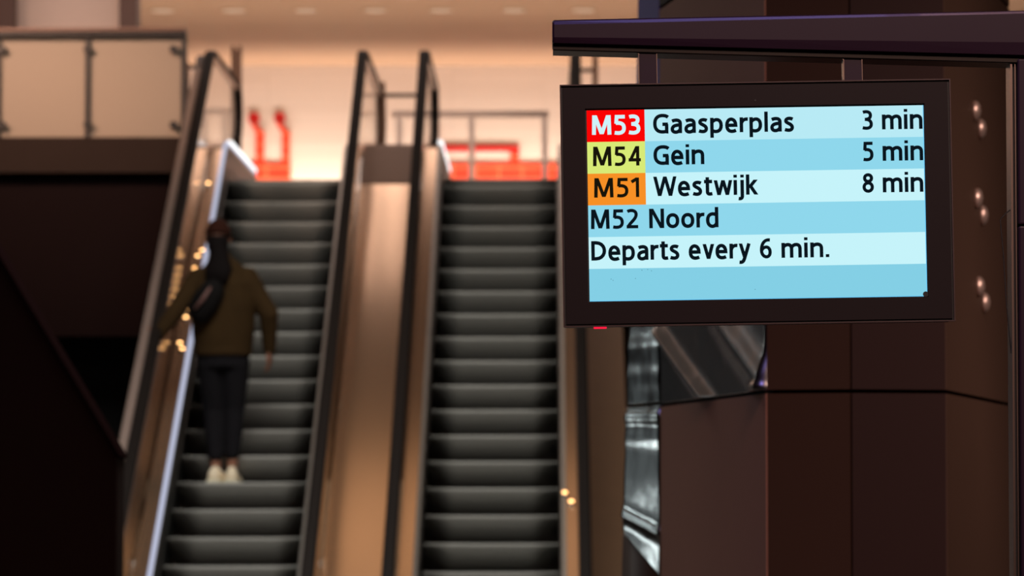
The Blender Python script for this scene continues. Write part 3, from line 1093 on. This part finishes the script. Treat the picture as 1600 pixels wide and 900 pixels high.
hipL, hipR = B(330, 562), B(368, 562)
kneeL, kneeR = B(334, 642, .05), B(366, 640, .03)
ankL, ankR = B(337, 728, -.02), B(363, 726, -.03)
chain(bm, [hipL, kneeL, (kneeL * .6 + ankL * .4), ankL], [.085, .056, .055, .036])
chain(bm, [hipR, kneeR, (kneeR * .6 + ankR * .4), ankR], [.085, .056, .055, .036])
for a_ in (ankL, ankR):                                                    # feet inside the shoes
    tube(bm, [a_ + Vector((0, -.02, -.04)), a_ + Vector((0, .10, -.065))], [.034, .026], 10)


def hand(bm, wrist, dirv, palm_n, side, curl):
    """palm, four unequal bent fingers and a thumb from the palm's side"""
    d = Vector(dirv).normalized(); n = Vector(palm_n).normalized()
    n = (n - d * n.dot(d)).normalized()
    s = d.cross(n) * side
    palm_end = wrist + d * .09
    for k in range(6):
        t = -1 + 2 * k / 5
        tube(bm, [wrist + s * t * .022, palm_end + s * t * .034], [.016, .013], 8)
        ball(bm, palm_end + s * t * .034, .013, 8)
    for k, ln in enumerate((.068, .078, .073, .056)):
        base = palm_end + s * (.030 - k * .020)
        p = base; dr = d.copy(); pts = [p]
        for j in range(3):
            ang = curl * (.5 + j * .6)
            dr = (d * math.cos(ang) + n * math.sin(ang)).normalized()
            p = p + dr * ln / 3
            pts.append(p)
        chain(bm, pts, [.0098, .0092, .0086, .0075], 8)
    b0 = wrist + d * .030 + s * .028
    b1 = b0 + (s * .7 + d * .6 + n * .2).normalized() * .034
    b2 = b1 + (s * .25 + d * .8 + n * .5 * min(1, curl)).normalized() * .030
    chain(bm, [b0, b1, b2], [.013, .0105, .0088], 8)


rail_pt = Vector((-2.65, LW.y + .05, Z0 + (LW.y + .05 - Y0L) * SL + RAIL + .02))
hd = (rail_pt - LW)
hand(bm, LW, (hd.x, .06, hd.z * .6), (-.25, 0, -1), 1, .8)
hand(bm, RW, (0, .10, -1), (-1, .2, 0), 1, .35)
remeshed('body', bm, 'skin', pe, .0055, 2)
# --- jacket
bm = bmesh.new()
tube(bm, [B(344, 402), B(345, 412), B(347, 424), B(348, 445), B(349, 480), B(349, 520), B(349, 540), B(349, 553)],
     [(.075, .075), (.12, .095), (.175, .12), (.225, .145), (.225, .155), (.215, .15), (.205, .145), (.195, .14)], 20, up=Vector((1, 0, 0)))
chain(bm, [B(309, 434), LE, LW], [.072, .064, .046])
chain(bm, [B(387, 434), RE, RW], [.076, .070, .048])
tube(bm, [B(349, 546), B(349, 556)], [(.202, .147), (.200, .145)], 20, up=Vector((1, 0, 0)))
remeshed('jacket', bm, 'jacket', pe, .009, 5)
# collar
bm = bmesh.new(); tube(bm, [B(343, 396), B(344, 408)], [(.070, .072), (.09, .085)], 16, up=Vector((1, 0, 0)))
build('collar', bm, 'jacket', pe, smooth=True)
# --- trousers
bm = bmesh.new()
tube(bm, [B(349, 548), B(349, 575)], [(.182, .13), (.178, .125)], 18, up=Vector((1, 0, 0)))
for h_, k_, a_ in ((hipL, kneeL, ankL), (hipR, kneeR, ankR)):
    chain(bm, [h_ - Vector((0, 0, .02)), (h_ + k_) / 2, k_, (k_ * .6 + a_ * .4), a_ + Vector((0, 0, .07))], [.102, .090, .072, .066, .050])
remeshed('trousers', bm, 'trousers', pe, .009, 4)
# --- beanie and hair
bm = bmesh.new(); ball(bm, head + Vector((0, -.008, .022)), (.090, .104, .108), 20)
bmesh.ops.bisect_plane(bm, geom=bm.verts[:] + bm.edges[:] + bm.faces[:], plane_co=head + Vector((0, 0, -.01)), plane_no=(0, .35, 1), clear_inner=True)
bmesh.ops.holes_fill(bm, edges=bm.edges)
build('beanie', bm, 'cap', pe, smooth=True)
bm = bmesh.new()
tube(bm, [head + Vector((0, -.035, 0)), head + Vector((.0, -.045, -.07)), B(343, 400, -.065), B(342, 420, -.12), B(338, 440, -.17)],
     [(.080, .06), (.072, .05), (.062, .045), (.095, .035), (.075, .02)], 16, up=Vector((1, 0, 0)))
build('hair', bm, 'hair', pe, smooth=True)
# --- shoes
for s, (a_, tx) in enumerate(((ankL, -.055), (ankR, .012))):
    foot = Vector((a_.x, a_.y, zfeet))
    bm = bmesh.new()
    rings = []
    for t, w, h in ((-.095, .030, .06), (-.085, .040, .105), (-.04, .044, .115), (.02, .047, .085), (.09, .050, .062), (.15, .044, .045), (.175, .025, .03)):
        c = foot + Vector((tx * (t + .05) / .2 * (-1 if s == 0 else 1), t, 0))
        rings.append([c + Vector((math.cos(k * PI / 6) * w, 0, .018 + max(0, math.sin(k * PI / 6)) * (h - .018) - (.0 if k < 7 else 0))) for k in range(12)])
    loft(bm, rings)
    sh = build('shoe', bm, 'shoe', pe, smooth=True)
    bm = bmesh.new(); rings = []
    for t, w in ((-.105, .030), (-.09, .045), (-.02, .050), (.08, .055), (.15, .048), (.182, .025)):
        c = foot + Vector((tx * (t + .05) / .2 * (-1 if s == 0 else 1), t, 0))
        rings.append([c + Vector((-w, 0, .001)), c + Vector((w, 0, .001)), c + Vector((w, 0, .024)), c + Vector((-w, 0, .024))])
    loft(bm, rings)
    build('sole', bm, 'shoe_sole', sh)
# --- sling bag across the back
bg = empty('sling_bag', tuple(B(322, 480, -.19)), 'black sling bag with a pinkish stripe worn across the person\'s back', 'bag')
bm = bmesh.new()
c0, c1 = B(303, 500, -.185), B(342, 440, -.18)
tube(bm, [c0, c0 * .85 + c1 * .15, (c0 + c1) / 2, c0 * .15 + c1 * .85, c1], [(.045, .03), (.085, .05), (.10, .06), (.08, .05), (.04, .025)], 14, up=Vector((.6, 0, -.8)))
build('pouch', bm, 'bag', bg, smooth=True)
bm = bmesh.new(); tube(bm, [B(304, 483, -.252), B(318, 466, -.258), B(329, 449, -.245)], [(.010, .012), (.014, .012), (.010, .012)], 10)
tag(build('stripe', bm, 'bag_trim', bg, smooth=True), 'pinkish stripe')
bm = bmesh.new(); tube(bm, [c1, B(350, 425, -.13), B(362, 412, -.06), B(366, 410, .03)], [(.024, .008)] * 4, 8)
build('strap', bm, 'bag', bg)

# ------------------------------------------------------------------ light
def area(name, loc, size, energy, col, rot=(0, 0, 0), spread=None):
    l = bpy.data.lights.new(name, 'AREA')
    l.shape = 'RECTANGLE'
    l.size, l.size_y = size
    l.energy = energy
    l.color = col
    if spread: l.spread = spread
    o = bpy.data.objects.new(name, l)
    C.objects.link(o)
    o.location = loc
    o.rotation_euler = rot
    return o


WARM = (1, .68, .45)
ROSE = (1, .77, .67)
def aim(o, tgt):
    o.rotation_euler = (Vector(tgt) - o.location).to_track_quat('-Z', 'Y').to_euler()
    return o


# upward wash at the foot of the back wall, hidden by the landing edge
area('wall_wash', (-3, 49.2, ZL + .1), (20, .4), 360, (1, .80, .68), (PI - .5, 0, 0), spread=math.radians(130))
for px in (410, 522, 770, 860):
    area('wash_spot', (at(px, 270, 49.4).x, 49.45, ZL + 1.0), (.25, .15), 9, (1, .85, .64), (PI - .5, 0, 0))
area('ceiling_fill', (-3, 43.5, ZL + .15), (18, 2), 130, (1, .80, .62), (PI, 0, 0), spread=math.radians(120))  # unseen uplight added to lift the ceiling's tone
# hall ceiling lights
area('hall_light', (-3, 40, ZC - .1), (14, 4), 240, ROSE)
area('hall_light', (-3, 32.6, ZC - .1), (9, 1.4), 95, ROSE)
for x in (-1.55, -1.30):
    area('tube_light', (x, 31.6, ZC - .12), (.10, 1.5), 1.6, ROSE)
# lamps over the escalator shaft
area('shaft_light', (-1.2, 22.7, ZC - .1), (2.6, 6.5), 560, (1, .97, .90), (math.radians(8), 0, 0))
area('shaft_light', (-1.2, 28.2, ZC - .12), (2.2, 1.5), 8, (1, .62, .36))
aim(area('pillar_side_fill', (4.2, 9.5, 4.6), (.22, .22), 9, (1, .70, .58), spread=math.radians(50)), (1.5, 13, 1.9))  # unseen light added to brighten the pillar's right facet and studs
area('violet_arm_fill', (.35, 8.5, 6.6), (1.3, 1.4), 2.2, (.38, .32, 1), spread=math.radians(40))  # added above the arm for the violet highlight on its top edge
area('rose_arm_fill', (1.6, 8.5, 6.6), (1.0, 1.4), 2.2, (1, .55, .50), spread=math.radians(40))  # added above the arm for the rosy end of that highlight
# unseen light added to brighten the gallery front
aim(area('gallery_fill', (-6, 25, ZC - .3), (2, 1), 42, (1, .68, .50), spread=math.radians(50)), (-3.8, 30, ZL + .9))
# unseen fill lights added for the sign, arm and pillar
aim(area('lower_hall_fill', (1.5, 1.5, ZC - .4), (3, 2), 75, (1, .66, .56), spread=math.radians(60)), (1.2, 9.5, 1.9))
aim(area('violet_arm_fill', (-2.2, 6.2, 5.6), (1.2, .3), 10, (.35, .30, 1), spread=math.radians(80)), (.6, 8, 2.9))  # unseen violet light added to tint the arm
area('cool_reflection_fill', (-2.9, 18.4, ZC - .2), (3.2, 4.2), 100, (.85, .97, 1), spread=math.radians(120))  # added overhead so the pillar's dented steel mirrors something bright
# unseen bright panel and strips added on the left for the steel return to mirror
area('left_reflection_panel', (-6.2, 20.8, 2.4), (3.6, 1.6), 3.0, (.85, .95, 1), (0, -PI / 2, 0))
for z, e in ((1.3, 5), (3.3, 8), (4.5, 8)):
    area('left_reflection_strip', (-6.0, 20.6, z), (.10, 1.6), e, (.88, .97, 1), (0, -PI / 2, 0))

w = bpy.data.worlds.new('world')
S.world = w
w.use_nodes = True
w.node_tree.nodes['Background'].inputs[0].default_value = (.5, .33, .25, 1)
w.node_tree.nodes['Background'].inputs[1].default_value = .02

for o in S.objects:
    if '_o' in o: del o['_o']
S.view_settings.view_transform = 'Standard'
S.view_settings.look = 'None'
S.view_settings.exposure = 0
S.view_settings.gamma = 1
S.view_settings.use_curve_mapping = False
